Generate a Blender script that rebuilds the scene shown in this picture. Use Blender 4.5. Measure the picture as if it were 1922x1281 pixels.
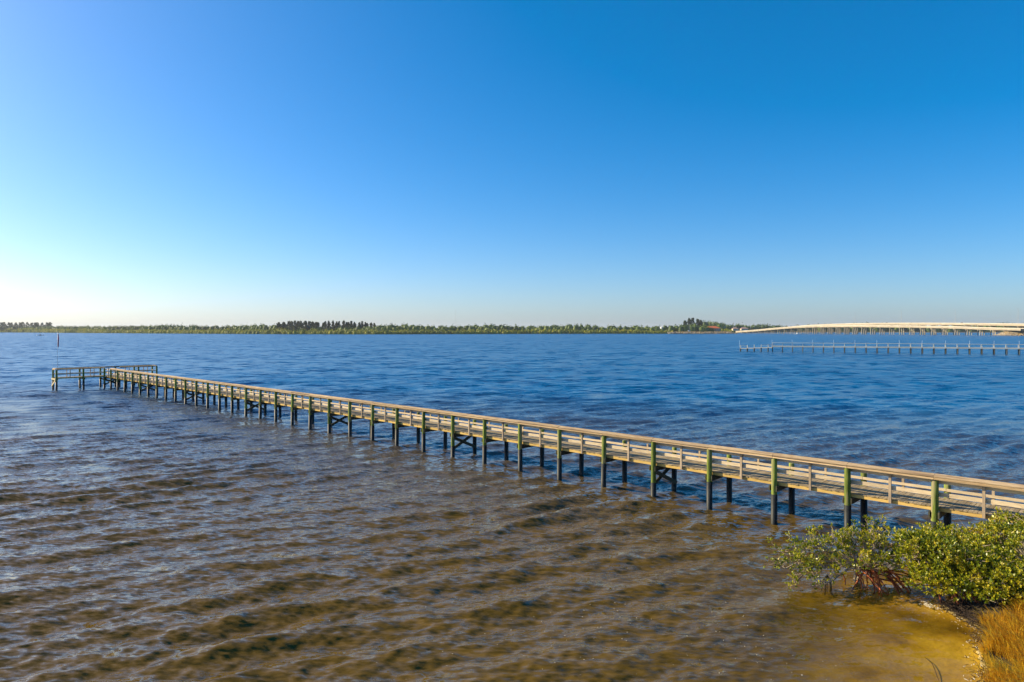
import bpy, math, random
import numpy as np
from mathutils import Vector, Matrix
R = math.radians
for o in list(bpy.data.objects): bpy.data.objects.remove(o)
sc = bpy.context.scene
COL = sc.collection
CAMZ = 8.36; FPX = 1278.0; HOR = 619.2          # camera height, focal length and horizon row of the 1922 px photograph

# ------------------------------------------------------------------ camera
cam = bpy.data.cameras.new('camera'); camo = bpy.data.objects.new('camera', cam); COL.objects.link(camo)
camo.location = (0, 0, CAMZ); camo.rotation_euler = (R(90), 0, 0)
cam.sensor_width = 36; cam.lens = 36*FPX/1922; cam.shift_y = (HOR-640.5)/1922
cam.clip_start = .5; cam.clip_end = 30000
sc.camera = camo
# ------------------------------------------------------------------ sky and sun
SUN_AZ, SUN_EL = -74.0, 27.0
w = bpy.data.worlds.new('World'); sc.world = w; w.use_nodes = True
nt = w.node_tree; nt.nodes.clear()
sky = nt.nodes.new('ShaderNodeTexSky'); sky.sky_type = 'NISHITA'; sky.sun_disc = False
sky.sun_elevation = R(SUN_EL); sky.sun_rotation = R(SUN_AZ)
sky.air_density = .78; sky.dust_density = 1.1; sky.ozone_density = 5.4; sky.altitude = 0
hs = nt.nodes.new('ShaderNodeHueSaturation'); hs.inputs['Saturation'].default_value = 1.34; hs.inputs['Hue'].default_value = .5
gm = nt.nodes.new('ShaderNodeGamma'); gm.inputs['Gamma'].default_value = .88
bg = nt.nodes.new('ShaderNodeBackground'); bg.inputs[1].default_value = .112
wo = nt.nodes.new('ShaderNodeOutputWorld')
nt.links.new(sky.outputs[0], hs.inputs['Color']); nt.links.new(hs.outputs[0], gm.inputs[0]); nt.links.new(gm.outputs[0], bg.inputs[0]); nt.links.new(bg.outputs[0], wo.inputs[0])
az, el = R(SUN_AZ), R(SUN_EL)
tosun = Vector((math.sin(az)*math.cos(el), math.cos(az)*math.cos(el), math.sin(el)))
sl = bpy.data.lights.new('sun', 'SUN'); sl.energy = 4.4; sl.angle = R(.53); sl.color = (1, .83, .54)
so = bpy.data.objects.new('sun', sl); COL.objects.link(so); so.rotation_euler = tosun.to_track_quat('Z', 'Y').to_euler()
so.location = (-60, 0, 60)
sc.view_settings.view_transform = 'Standard'; sc.view_settings.look = 'None'
sc.view_settings.exposure = 1.0; sc.view_settings.gamma = 1
sc.render.engine = 'CYCLES'

# ------------------------------------------------------------------ helpers
def gp(px, d):                                    # ground-plan X of a photograph column at depth d
    return (px-961)/FPX*d
def zz(py, d):                                    # height of a photograph row at depth d
    return CAMZ-(py-HOR)*d/FPX

def tag(o, label=None, cat=None, group=None, kind=None):
    if label: o['label'] = label
    if cat: o['category'] = cat
    if group: o['group'] = group
    if kind: o['kind'] = kind
    return o
def empty(name, loc=(0, 0, 0), rz=0):
    o = bpy.data.objects.new(name, None); COL.objects.link(o); o.location = loc; o.rotation_euler = (0, 0, rz)
    o.empty_display_size = .5
    return o
def link(name, me, mat=None, parent=None):
    o = bpy.data.objects.new(name, me); COL.objects.link(o)
    if mat and not me.materials: me.materials.append(mat)
    if parent: o.parent = parent
    return o
def mesh(name, v, f, smooth=False):
    me = bpy.data.meshes.new(name); me.from_pydata([tuple(p) for p in v], [], f); me.update()
    if smooth: me.polygons.foreach_set('use_smooth', [True]*len(me.polygons))
    return me
def mesh_np(name, v, f, smooth=False):            # v (n,3) float, f (m,k) int, one face size
    me = bpy.data.meshes.new(name); v = np.asarray(v, np.float32); f = np.asarray(f, np.int32)
    m, k = f.shape
    me.vertices.add(len(v)); me.vertices.foreach_set('co', v.ravel())
    me.loops.add(m*k); me.loops.foreach_set('vertex_index', f.ravel())
    me.polygons.add(m); me.polygons.foreach_set('loop_start', np.arange(0, m*k, k, dtype=np.int32))
    me.polygons.foreach_set('loop_total', np.full(m, k, np.int32))
    if smooth: me.polygons.foreach_set('use_smooth', np.ones(m, bool))
    me.update(); me.validate()
    return me
BOXF = [(0, 3, 2, 1), (4, 5, 6, 7), (0, 1, 5, 4), (1, 2, 6, 5), (2, 3, 7, 6), (3, 0, 4, 7)]
def boxv(x0, x1, y0, y1, z0, z1):
    return [(x0, y0, z0), (x1, y0, z0), (x1, y1, z0), (x0, y1, z0), (x0, y0, z1), (x1, y0, z1), (x1, y1, z1), (x0, y1, z1)]
class MB:                                          # collects shapes for ONE mesh
    def __init__(s): s.v = []; s.f = []
    def add(s, v, f):
        n = len(s.v); s.v += [tuple(p) for p in v]; s.f += [tuple(i+n for i in q) for q in f]; return s
    def box(s, x0, x1, y0, y1, z0, z1): return s.add(boxv(x0, x1, y0, y1, z0, z1), BOXF)
    def beam(s, a, b, wd, ht, roll=0):             # box along a-b, wd across, ht in the upright plane
        a = Vector(a); b = Vector(b); d = (b-a).normalized()
        up = Vector((0, 0, 1)) if abs(d.z) < .99 else Vector((0, 1, 0))
        sd = d.cross(up).normalized(); u = sd.cross(d)
        if roll:
            q = Matrix.Rotation(roll, 3, d); sd = q @ sd; u = q @ u
        sd *= wd/2; u *= ht/2
        return s.add([a-sd-u, b-sd-u, b+sd-u, a+sd-u, a-sd+u, b-sd+u, b+sd+u, a+sd+u], BOXF)
    def tube(s, pts, rad, n=8, cap=True):
        pts = [Vector(p) for p in pts]; base = len(s.v)
        for i, p in enumerate(pts):
            d = (pts[min(i+1, len(pts)-1)]-pts[max(i-1, 0)])
            d = d.normalized() if d.length > 1e-9 else Vector((0, 0, 1))
            ref = Vector((1, 0, 0)) if abs(d.x) < .8 else Vector((0, 1, 0))
            e1 = d.cross(ref).normalized(); e2 = d.cross(e1)
            r = rad[i] if hasattr(rad, '__len__') else rad
            for k in range(n):
                t = 2*math.pi*k/n
                s.v.append(tuple(p+e1*(r*math.cos(t))+e2*(r*math.sin(t))))
        for i in range(len(pts)-1):
            for k in range(n):
                a = base+i*n+k; b = base+i*n+(k+1) % n
                s.f.append((a, b, b+n, a+n))
        if cap:
            s.f.append(tuple(base+k for k in range(n))[::-1]); m = base+(len(pts)-1)*n
            s.f.append(tuple(m+k for k in range(n)))
        return s
    def me(s, name, smooth=False): return mesh(name, s.v, s.f, smooth)
    def build(s, name, mat, parent=None, smooth=False): return link(name, s.me(name, smooth), mat, parent)

# ------------------------------------------------------------------ materials
MATS = {}
def newmat(name):
    m = bpy.data.materials.new(name); m.use_nodes = True; m.node_tree.nodes.clear(); MATS[name] = m
    return m, m.node_tree, m.node_tree.nodes.new
def ramp(nt, stops):
    r = nt.nodes.new('ShaderNodeValToRGB'); e = r.color_ramp.elements
    while len(e) < len(stops): e.new(.5)
    for el_, (p, c) in zip(e, stops): el_.position = p; el_.color = (*c, 1)
    return r
def surf(name, stops, scale=(1, 1, 1), nscale=5, detail=6, rough=.85, bump=.3, bdist=.01, rand=.25, spec=.3, coord='Object', wear=None):
    """noise-coloured surface with a random tint for each object"""
    m, t, N = newmat(name); L = t.links.new
    tc = N('ShaderNodeTexCoord'); mp = N('ShaderNodeMapping'); mp.inputs['Scale'].default_value = scale
    L(tc.outputs[coord], mp.inputs[0])
    no = N('ShaderNodeTexNoise'); no.inputs['Scale'].default_value = nscale; no.inputs['Detail'].default_value = detail
    no.inputs['Roughness'].default_value = .65
    oi = N('ShaderNodeObjectInfo')
    ad = N('ShaderNodeVectorMath'); ad.operation = 'ADD'; L(mp.outputs[0], ad.inputs[0])
    sc_ = N('ShaderNodeMath'); sc_.operation = 'MULTIPLY'; sc_.inputs[1].default_value = 37; L(oi.outputs['Random'], sc_.inputs[0])
    L(sc_.outputs[0], ad.inputs[1]); L(ad.outputs[0], no.inputs['Vector'])
    rp = ramp(t, stops); L(no.outputs['Fac'], rp.inputs[0])
    h = N('ShaderNodeHueSaturation'); L(rp.outputs[0], h.inputs['Color'])
    mr = N('ShaderNodeMapRange'); mr.inputs['To Min'].default_value = 1-rand; mr.inputs['To Max'].default_value = 1+rand
    L(oi.outputs['Random'], mr.inputs['Value']); L(mr.outputs[0], h.inputs['Value'])
    col = h.outputs[0]
    if wear:                                       # second, blotchy colour
        n2 = N('ShaderNodeTexNoise'); n2.inputs['Scale'].default_value = wear[1]; n2.inputs['Detail'].default_value = 4
        L(ad.outputs[0], n2.inputs['Vector'])
        r2 = ramp(t, [(wear[2], (0, 0, 0)), (wear[3], (1, 1, 1))]); L(n2.outputs['Fac'], r2.inputs[0])
        mx = N('ShaderNodeMix'); mx.data_type = 'RGBA'; L(r2.outputs[0], mx.inputs['Factor']); L(col, mx.inputs['A'])
        mx.inputs['B'].default_value = (*wear[0], 1); col = mx.outputs['Result']
    p = N('ShaderNodeBsdfPrincipled'); p.inputs['Roughness'].default_value = rough; p.inputs['Specular IOR Level'].default_value = spec
    L(col, p.inputs['Base Color'])
    if bump:
        b = N('ShaderNodeBump'); b.inputs['Strength'].default_value = bump; b.inputs['Distance'].default_value = bdist
        L(no.outputs['Fac'], b.inputs['Height']); L(b.outputs[0], p.inputs['Normal'])
    o = N('ShaderNodeOutputMaterial'); L(p.outputs[0], o.inputs[0])
    return m
def leafmat(name, stops, nscale, rough=.5, trans=.35, spec=.4, coord='Object'):
    """leaf colour varies from leaf to leaf and from clump to clump; light shines through"""
    m, t, N = newmat(name); L = t.links.new
    g = N('ShaderNodeNewGeometry'); tc = N('ShaderNodeTexCoord')
    no = N('ShaderNodeTexNoise'); no.inputs['Scale'].default_value = nscale; no.inputs['Detail'].default_value = 3
    L(tc.outputs[coord], no.inputs['Vector'])
    a = N('ShaderNodeMath'); a.operation = 'MULTIPLY_ADD'; a.inputs[1].default_value = .6; L(g.outputs['Random Per Island'], a.inputs[0])
    b = N('ShaderNodeMath'); b.operation = 'MULTIPLY_ADD'; b.inputs[1].default_value = 1.5; b.inputs[2].default_value = -.55; L(no.outputs['Fac'], b.inputs[0])
    L(b.outputs[0], a.inputs[2])
    rp = ramp(t, stops); L(a.outputs[0], rp.inputs[0])
    p = N('ShaderNodeBsdfPrincipled'); p.inputs['Roughness'].default_value = rough; p.inputs['Specular IOR Level'].default_value = spec
    L(rp.outputs[0], p.inputs['Base Color'])
    tr = N('ShaderNodeBsdfTranslucent'); L(rp.outputs[0], tr.inputs['Color'])
    mx = N('ShaderNodeMixShader'); mx.inputs[0].default_value = trans; L(p.outputs[0], mx.inputs[1]); L(tr.outputs[0], mx.inputs[2])
    o = N('ShaderNodeOutputMaterial'); L(mx.outputs[0], o.inputs[0])
    return m

GX, GY, GZ = (1.2, 14, 14), (14, 1.2, 14), (14, 14, 1.2)     # grain along x, y, z
wood_cap = surf('cap_wood', [(.25, (.20, .125, .065)), (.55, (.46, .34, .20)), (.8, (.58, .46, .31))], GX, 2.2, rand=.2, wear=((.20, .13, .08), .35, .5, .7))
wood_fascia = surf('fascia_wood', [(.25, (.34, .22, .11)), (.55, (.60, .43, .24)), (.8, (.68, .52, .32))], GX, 2.2, rand=.15)
wood_rail = surf('rail_wood', [(.25, (.36, .27, .16)), (.55, (.62, .50, .33)), (.8, (.72, .61, .43))], GX, 2.2, rand=.12)
wood_railY = surf('rail_wood_across', [(.25, (.40, .31, .22)), (.55, (.62, .52, .41)), (.8, (.70, .61, .50))], GY, 2.2, rand=.12)
wood_string = surf('stringer_wood', [(.25, (.42, .26, .06)), (.55, (.62, .42, .13)), (.8, (.66, .50, .20))], GX, 2.2, rand=.12)
wood_stringY = surf('stringer_wood_across', [(.25, (.42, .26, .06)), (.55, (.62, .42, .13)), (.8, (.66, .50, .20))], GY, 2.2, rand=.12)
wood_deck = surf('deck_wood', [(.25, (.15, .11, .06)), (.55, (.32, .25, .15)), (.8, (.42, .35, .24))], GY, 2.2, rand=.3, wear=((.20, .13, .03), 1.1, .55, .72))
wood_deckX = surf('deck_wood_head', [(.25, (.13, .10, .065)), (.55, (.27, .22, .16)), (.8, (.36, .31, .24))], GX, 2.2, rand=.3)
wood_post = surf('post_wood', [(.25, (.22, .16, .10)), (.55, (.42, .33, .23)), (.8, (.52, .43, .33))], GZ, 2.2, rand=.2)
wood_pile = surf('pile_wood', [(.3, (.05, .075, .012)), (.52, (.16, .21, .03)), (.75, (.30, .32, .07))], (9, 9, .9), 1.6, rand=.3, bump=.6, bdist=.03, wear=((.24, .20, .12), .5, .52, .68))
pile_wrap = surf('pile_wrap', [(.3, (.010, .013, .014)), (.7, (.030, .036, .036))], (1, 1, 1), 4, rough=.55, rand=.3, wear=((.10, .07, .05), 2.2, .66, .8))
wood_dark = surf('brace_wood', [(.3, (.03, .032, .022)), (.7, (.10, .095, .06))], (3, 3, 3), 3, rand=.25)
wood_lit = surf('brace_wood_sunlit', [(.3, (.45, .36, .18)), (.7, (.66, .56, .34))], (3, 3, 3), 3, rand=.2)  # brace wood with the sunlight on the end bent painted into its colour
steel = surf('galvanised_steel', [(.3, (.45, .46, .46)), (.7, (.6, .61, .61))], nscale=3, rough=.45, rand=.1, bump=0)
white_paint = surf('white_paint', [(.3, (.72, .72, .70)), (.7, (.82, .82, .80))], nscale=2, rough=.4, rand=.05, bump=0)
concrete = surf('bridge_concrete', [(.3, (.32, .27, .19)), (.7, (.46, .40, .30))], nscale=.12, rough=.9, rand=.12, bump=0, wear=((.30, .25, .18), .25, .6, .8))
concrete_pale = surf('parapet_concrete', [(.3, (.48, .42, .32)), (.7, (.62, .56, .45))], nscale=.1, rough=.9, rand=.06, bump=0)
asphalt = surf('asphalt', [(.3, (.045, .045, .045)), (.7, (.06, .06, .06))], nscale=.5, rough=.9, rand=0, bump=0)

# ------------------------------------------------------------------ the ground: lagoon bed, sand and bank in one sheet
LAND = [(400, 75), (60, 42), (30, 30), (21, 26.2), (17.8, 24.2), (15.6, 22.6), (14.2, 21.2), (12.9, 20.6), (12.95, 19.8), (13.0, 18.9),
        (12.45, 18.2), (12.0, 17.4), (11.25, 16.4), (10.4, 15.2), (9.6, 12.6), (7, 8), (3, 3), (-6, -1), (-30, -8), (-400, -30), (-400, -9000), (400, -9000)]
LA = np.array(LAND, float)
def shore_dist(x, y):                              # > 0 on land
    x = np.asarray(x, float); y = np.asarray(y, float); d = np.full(x.shape, 1e9); ins = np.zeros(x.shape, bool)
    for i in range(len(LA)):
        a = LA[i]; b = LA[(i+1) % len(LA)]; e = b-a
        t = np.clip(((x-a[0])*e[0]+(y-a[1])*e[1])/(e@e), 0, 1)
        d = np.minimum(d, np.hypot(x-a[0]-t*e[0], y-a[1]-t*e[1]))
        c = ((a[1] > y) != (b[1] > y))
        with np.errstate(divide='ignore', invalid='ignore'):
            ins ^= c & (x < (b[0]-a[0])*(y-a[1])/(b[1]-a[1]+1e-12)+a[0])
    return np.where(ins, d, -d)
def wob(x, y, s=1.0, seed=0):                      # smooth pseudo-noise in -1..1
    r = np.random.RandomState(seed); o = np.zeros(np.shape(x))
    for i in range(7):
        a = r.uniform(0, 6.28); k = s*r.uniform(.5, 2.2)
        o = o+np.sin((x*math.cos(a)+y*math.sin(a))*k+r.uniform(0, 6.28))
    return o/4.5
def ground_h(x, y):
    d = shore_dist(x, y)+.22*wob(x, y, 2.2, 3)*np.exp(-np.abs(shore_dist(x, y))/4)
    wet = -np.minimum(2.4, .03+.05*(-d)+.016*np.clip(-d-1.2, 0, 10)**2+(d <= -11.2)*.02*(-d-11.2))
    wet = wet+.05*wob(x, y, 1.3, 5)*(d < -.6)
    dry = np.minimum(.85, .02+.22*d)+.05*wob(x, y, 3, 8)*np.clip(d, 0, 1)
    return np.where(d > 0, dry, np.minimum(wet, -.01-.0*d)), d
def axis(lo, hi, st, far, g=1.22):
    c = list(np.arange(lo, hi+1e-6, st)); s = st
    a = [lo]; b = [hi]
    while a[-1] > -far: s *= g; a.append(a[-1]-s)
    s = st
    while b[-1] < far: s *= g; b.append(b[-1]+s)
    return np.array(a[:0:-1]+c+b[1:])
gx = axis(2, 26, .16, 12000); gy = axis(9, 32, .16, 12000)
X, Y = np.meshgrid(gx, gy); H, D = ground_h(X, Y)
nx, ny = len(gx), len(gy)
idx = np.arange(nx*ny).reshape(ny, nx)
F = np.stack([idx[:-1, :-1], idx[:-1, 1:], idx[1:, 1:], idx[1:, :-1]], -1).reshape(-1, 4)
me = mesh_np('ground', np.stack([X, Y, H], -1).reshape(-1, 3), F, True)
m, t, N = newmat('shore_ground'); L = t.links.new
g = N('ShaderNodeNewGeometry'); sx = N('ShaderNodeSeparateXYZ'); L(g.outputs['Position'], sx.inputs[0])
n1 = N('ShaderNodeTexNoise'); n1.inputs['Scale'].default_value = .55; n1.inputs['Detail'].default_value = 7; L(g.outputs['Position'], n1.inputs['Vector'])
n2 = N('ShaderNodeTexNoise'); n2.inputs['Scale'].default_value = 9; n2.inputs['Detail'].default_value = 6; L(g.outputs['Position'], n2.inputs['Vector'])
r1 = ramp(t, [(.34, (.12, .07, .015)), (.47, (.42, .29, .07)), (.62, (.62, .47, .17))]); L(n1.outputs['Fac'], r1.inputs[0])
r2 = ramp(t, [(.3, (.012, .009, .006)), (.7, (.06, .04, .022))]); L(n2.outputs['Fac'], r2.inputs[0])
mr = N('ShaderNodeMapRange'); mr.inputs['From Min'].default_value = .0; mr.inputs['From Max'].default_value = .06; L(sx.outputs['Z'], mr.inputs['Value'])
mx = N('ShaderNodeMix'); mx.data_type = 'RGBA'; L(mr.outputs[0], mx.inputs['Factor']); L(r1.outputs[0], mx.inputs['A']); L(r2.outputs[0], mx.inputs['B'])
p = N('ShaderNodeBsdfPrincipled'); p.inputs['Roughness'].default_value = .9; L(mx.outputs['Result'], p.inputs['Base Color'])
b = N('ShaderNodeBump'); b.inputs['Strength'].default_value = .5; b.inputs['Distance'].default_value = .04; L(n2.outputs['Fac'], b.inputs['Height']); L(b.outputs[0], p.inputs['Normal'])
o = N('ShaderNodeOutputMaterial'); L(p.outputs[0], o.inputs[0])
tag(link('ground', me, m), kind='structure')

# ------------------------------------------------------------------ water
rng = np.random.RandomState(7)
ncomp = 170
lam = np.exp(rng.uniform(math.log(.24), math.log(4.2), ncomp))
main = math.atan2(-.887, .464)
th = main+rng.normal(0, 1, ncomp)*np.where(lam > 1.4, .30, .62)
ph = rng.uniform(0, 6.283, ncomp)
slope = np.exp(-.5*(np.log(lam/1.9)/.55)**2)*1.25+1.15*np.exp(-.5*(np.log(lam/.42)/.5)**2)
slope = slope*(.215*math.sqrt(2))/np.sqrt((slope**2).sum())
kk = 2*math.pi/lam; amp = slope/kk
def waves(x, y, ds):
    h = np.zeros(x.shape)
    gust = 1+.38*wob(x, y, .16, 11)
    for i in range(ncomp):
        wgt = np.clip((lam[i]/ds-2.2)/2.5, 0, 1)
        if wgt.max() <= 0: continue
        h += amp[i]*wgt*np.sin(kk[i]*(x*math.cos(th[i])+y*math.sin(th[i]))+ph[i])
    return h*gust
rad = [3.0]
while rad[-1] < 14000:
    r_ = rad[-1]
    rad.append(r_+max(.05, r_*(.0042 if r_ < 60 else .0055 if r_ < 160 else .018 if r_ < 500 else .06)))
rad = np.array(rad)
an = np.concatenate([np.linspace(-180, -48, 45)[:-1], np.linspace(-48, 48, 620), np.linspace(48, 180, 45)[1:]])
an = np.radians(an)
RR, AA = np.meshgrid(rad, an, indexing='ij')
WX, WY = RR*np.sin(AA), RR*np.cos(AA)
dang = np.gradient(an); drad = np.gradient(rad)
DS = np.maximum(RR*dang[None, :], drad[:, None])
GH, GD = ground_h(WX, WY)
calm = np.clip((-GD-.2)/6, 0, 1)**.6*.86+.14
WZ = waves(WX, WY, DS)*calm
nr, na = RR.shape
idx = np.arange(nr*na).reshape(nr, na)
F = np.stack([idx[:-1, :-1], idx[:-1, 1:], idx[1:, 1:], idx[1:, :-1]], -1).reshape(-1, 4)
keep = ~((GD[:-1, :-1] > 1.5) & (GD[1:, 1:] > 1.5)).reshape(-1)
me = mesh_np('water', np.stack([WX, WY, WZ], -1).reshape(-1, 3), F[keep], True)
dep = np.clip(-GH, 0, 3).reshape(-1)
for nm, val in (('depth', dep), ('ripple', np.clip((DS.reshape(-1)-.12)/.5, 0, 1)), ('calm', calm.reshape(-1)), ('offshore', np.clip((WY.reshape(-1)+.35*WX.reshape(-1)-30)/62, 0, 1))):
    a = me.attributes.new(nm, 'FLOAT', 'POINT'); a.data.foreach_set('value', val.astype(np.float32))
m, t, N = newmat('water'); L = t.links.new
g = N('ShaderNodeNewGeometry')
def attr(nm):
    a = N('ShaderNodeAttribute'); a.attribute_name = nm; return a.outputs['Fac']
def mth(op, a, b_=None, c=None):
    q = N('ShaderNodeMath'); q.operation = op
    for i, v_ in enumerate((a, b_, c)):
        if v_ is None: continue
        if isinstance(v_, (int, float)): q.inputs[i].default_value = v_
        else: L(v_, q.inputs[i])
    return q.outputs[0]
def vnoise(scale, stretch, det, amt, fac):          # small tilts of the surface
    mp = N('ShaderNodeMapping'); mp.inputs['Rotation'].default_value = (0, 0, -(main+math.pi/2)); mp.inputs['Scale'].default_value = (1/stretch, 1, 1)
    L(g.outputs['Position'], mp.inputs[0])
    q = N('ShaderNodeTexNoise'); q.inputs['Scale'].default_value = scale; q.inputs['Detail'].default_value = det; q.inputs['Roughness'].default_value = .55
    L(mp.outputs[0], q.inputs['Vector'])
    a = N('ShaderNodeVectorMath'); a.operation = 'SUBTRACT'; L(q.outputs['Color'], a.inputs[0]); a.inputs[1].default_value = (.5, .5, .5)
    b = N('ShaderNodeVectorMath'); b.operation = 'MULTIPLY'; L(a.outputs[0], b.inputs[0]); b.inputs[1].default_value = (amt, amt, 0)
    c = N('ShaderNodeVectorMath'); c.operation = 'SCALE'; L(b.outputs[0], c.inputs[0]); L(fac, c.inputs['Scale'])
    return c.outputs[0]
def vadd(a, b_):
    q = N('ShaderNodeVectorMath'); q.operation = 'ADD'; L(a, q.inputs[0]); L(b_, q.inputs[1]); return q.outputs[0]
nrm = vadd(vadd(g.outputs['Normal'], vadd(vnoise(3.0, 2.8, 4, .9, attr('calm')), vnoise(8.0, 2.4, 3, .95, attr('calm')))), vadd(vnoise(.9, 2.0, 4, .9, attr('ripple')), vadd(vnoise(.13, 1.2, 6, 1.15, attr('ripple')), vnoise(.4, 1.4, 4, 1.7, attr('ripple')))))
nz = N('ShaderNodeVectorMath'); nz.operation = 'NORMALIZE'; L(nrm, nz.inputs[0]); NRM = nz.outputs[0]
rgh = mth('MULTIPLY_ADD', attr('ripple'), .22, .04)
dc = N('ShaderNodeMix'); dc.data_type = 'RGBA'; L(attr('offshore'), dc.inputs['Factor'])
dc.inputs['A'].default_value = (.098, .060, .004, 1); dc.inputs['B'].default_value = (.001, .076, .205, 1)
pb = N('ShaderNodeBsdfPrincipled'); L(dc.outputs['Result'], pb.inputs['Base Color']); pb.inputs['IOR'].default_value = 1.333
L(rgh, pb.inputs['Roughness']); L(NRM, pb.inputs['Normal'])
fr = N('ShaderNodeFresnel'); fr.inputs['IOR'].default_value = 1.333; L(NRM, fr.inputs['Normal'])
gl = N('ShaderNodeBsdfGlossy'); gl.inputs['Roughness'].default_value = .12; L(NRM, gl.inputs['Normal'])
tr = N('ShaderNodeBsdfTransparent'); tr.inputs['Color'].default_value = (.90, .80, .36, 1)
body = mth('SUBTRACT', 1, mth('EXPONENT', mth('MULTIPLY', attr('depth'), -3.3)))
bf = mth('SUBTRACT', 1, g.outputs['Backfacing'])       # light coming up out of the water is not mirrored back
m1 = N('ShaderNodeMixShader'); L(mth('MULTIPLY', fr.outputs[0], bf), m1.inputs[0]); L(tr.outputs[0], m1.inputs[1]); L(gl.outputs[0], m1.inputs[2])
m2 = N('ShaderNodeMixShader'); L(body, m2.inputs[0]); L(m1.outputs[0], m2.inputs[1]); L(pb.outputs[0], m2.inputs[2])
o = N('ShaderNodeOutputMaterial'); L(m2.outputs[0], o.inputs[0])
tag(link('water', me, m), kind='structure')

# ------------------------------------------------------------------ the long fishing pier
SP = 3.048
PX, PY = 15.77, 25.416
prz = math.atan2(-.6955, .7143)
pier = empty('fishing_pier', (PX, PY, 0), prz)
tag(pier, 'long weathered timber fishing pier with green piles and a T-shaped end', 'pier')
rnd = random.Random(3)
DZ = 1.75; PW = 1.95
def pile_mesh(top, r=.125, wrap=False):
    mb = MB(); n = 14
    if wrap: mb.tube([(0, 0, -2.4), (0, 0, top)], [.137, .137], n)
    else: mb.tube([(0, 0, -2.4), (0, 0, .2), (0, 0, top-.012), (0, 0, top)], [.13, .128, .119, .112], n)
    return mb.me('pile', True)
pm_near = pile_mesh(2.80); pm_far = pile_mesh(2.27); pm_wrap = pile_mesh(1.22, wrap=True); pm_wrap2 = pile_mesh(.75, wrap=True)
for q in (pm_near, pm_far): q.materials.append(wood_pile)
for q in (pm_wrap, pm_wrap2): q.materials.append(pile_wrap)
def pile(x, y, me_, low=False):
    o = link('pile', me_, None, pier); o.location = (x+rnd.uniform(-.02, .02), y, 0)
    o.rotation_euler = (rnd.uniform(-.012, .012), rnd.uniform(-.012, .012), 0)
    wv = link('pile_wrap', pm_wrap2 if low else pm_wrap, None, o); wv.location.z = rnd.uniform(-.06, .06)
def P(name, mb, mat): return mb.build(name, mat, pier)
NB = 34; N0 = -3
for n in range(N0, NB+1):
    x = -SP*n
    brace = n % 5 == 4
    pile(x, 0, pm_near, brace); pile(x, PW, pm_far)
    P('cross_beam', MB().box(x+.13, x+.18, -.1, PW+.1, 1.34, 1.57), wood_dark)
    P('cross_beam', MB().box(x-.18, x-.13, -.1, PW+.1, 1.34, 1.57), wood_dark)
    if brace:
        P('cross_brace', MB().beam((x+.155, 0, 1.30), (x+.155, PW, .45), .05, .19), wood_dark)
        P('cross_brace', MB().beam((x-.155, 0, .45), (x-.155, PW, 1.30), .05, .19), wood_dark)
CS = .20                                            # cap slope parts
def cap_profile(a, b, out):
    """sloping cap board and fascia over a row of piles, a-b in plan, out = unit vector to the water side"""
    a = Vector((*a, 0)); b = Vector((*b, 0)); out = Vector((*out, 0))
    def pr(o0, z0, o1, z1, th):
        nrm = Vector((0, 0, 1))*abs(o1-o0)+out*(-(z1-z0) if o1 < o0 else (z1-z0))*-1
        nrm = nrm.normalized()*th
        q = []
        for base in (a, b):
            p0 = base+out*o0+Vector((0, 0, z0)); p1 = base+out*o1+Vector((0, 0, z1))
            q += [p0, p1, p1+nrm, p0+nrm]
        return q, [(0, 1, 2, 3), (7, 6, 5, 4), (0, 4, 5, 1), (1, 5, 6, 2), (2, 6, 7, 3), (3, 7, 4, 0)]
    return pr
def rail_run(a, b, out, wf, wc, z0=2.75):
    j = lambda: rnd.uniform(-.012, .012)
    pr = cap_profile(a, b, out)
    v, f = pr(.10, z0+.045+j(), .145, z0+.045+j(), .078); P('fascia', MB().add(v, f), wf)
    v, f = pr(-.08, z0+.195+j(), .165, z0+.122+j(), .034); P('rail_cap', MB().add(v, f), wc)
def board(a, b, y_off, z0, z1, mat, name='rail_board', th=.04):
    (ax, ay), (bx, by) = a, b
    P(name, MB().beam((ax, ay, (z0+z1)/2), (bx, by, (z0+z1)/2), th, z1-z0), mat)
for n in range(N0, NB):
    x1, x0 = -SP*n, -SP*(n+1); j = lambda s=.014: rnd.uniform(-s, s)
    g_ = .006
    if n < NB-1:
        rail_run((x0+g_, 0), (x1-g_, 0), (0, -1), wood_fascia, wood_cap)
    a, b_ = (x0+g_, .145), (x1-g_, .145)
    board(a, b_, 0, 2.625+j(), 2.735+j(), wood_rail)
    xm = (x0+x1)/2
    z = 2.13+j(.015)
    board(a, (xm-.004, .145), 0, z, z+.15, wood_rail); z = 2.13+j(.015); board((xm+.004, .145), b_, 0, z, z+.15, wood_rail)
    z = 2.02+j(.012)
    board((x0+g_, PW-.145), (x1-g_, PW-.145), 0, z, z+.105, wood_rail)
    P('rail_post', MB().box(xm-.045, xm+.045, .04, .12, 1.60, 2.80), wood_post)
    P('rail_post', MB().box(xm-.045, xm+.045, PW-.122, PW-.04, 1.60, 2.27), wood_post)
    P('stringer', MB().box(x0+g_, x1-g_, .155, .20, 1.575, 1.70), wood_string)
    P('stringer', MB().box(x0+g_, x1-g_, PW-.20, PW-.155, 1.575, 1.70), wood_string)
    P('stringer', MB().box(x0+g_, x1-g_, PW/2-.03, PW/2+.03, 1.575, 1.70), wood_dark)
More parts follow.
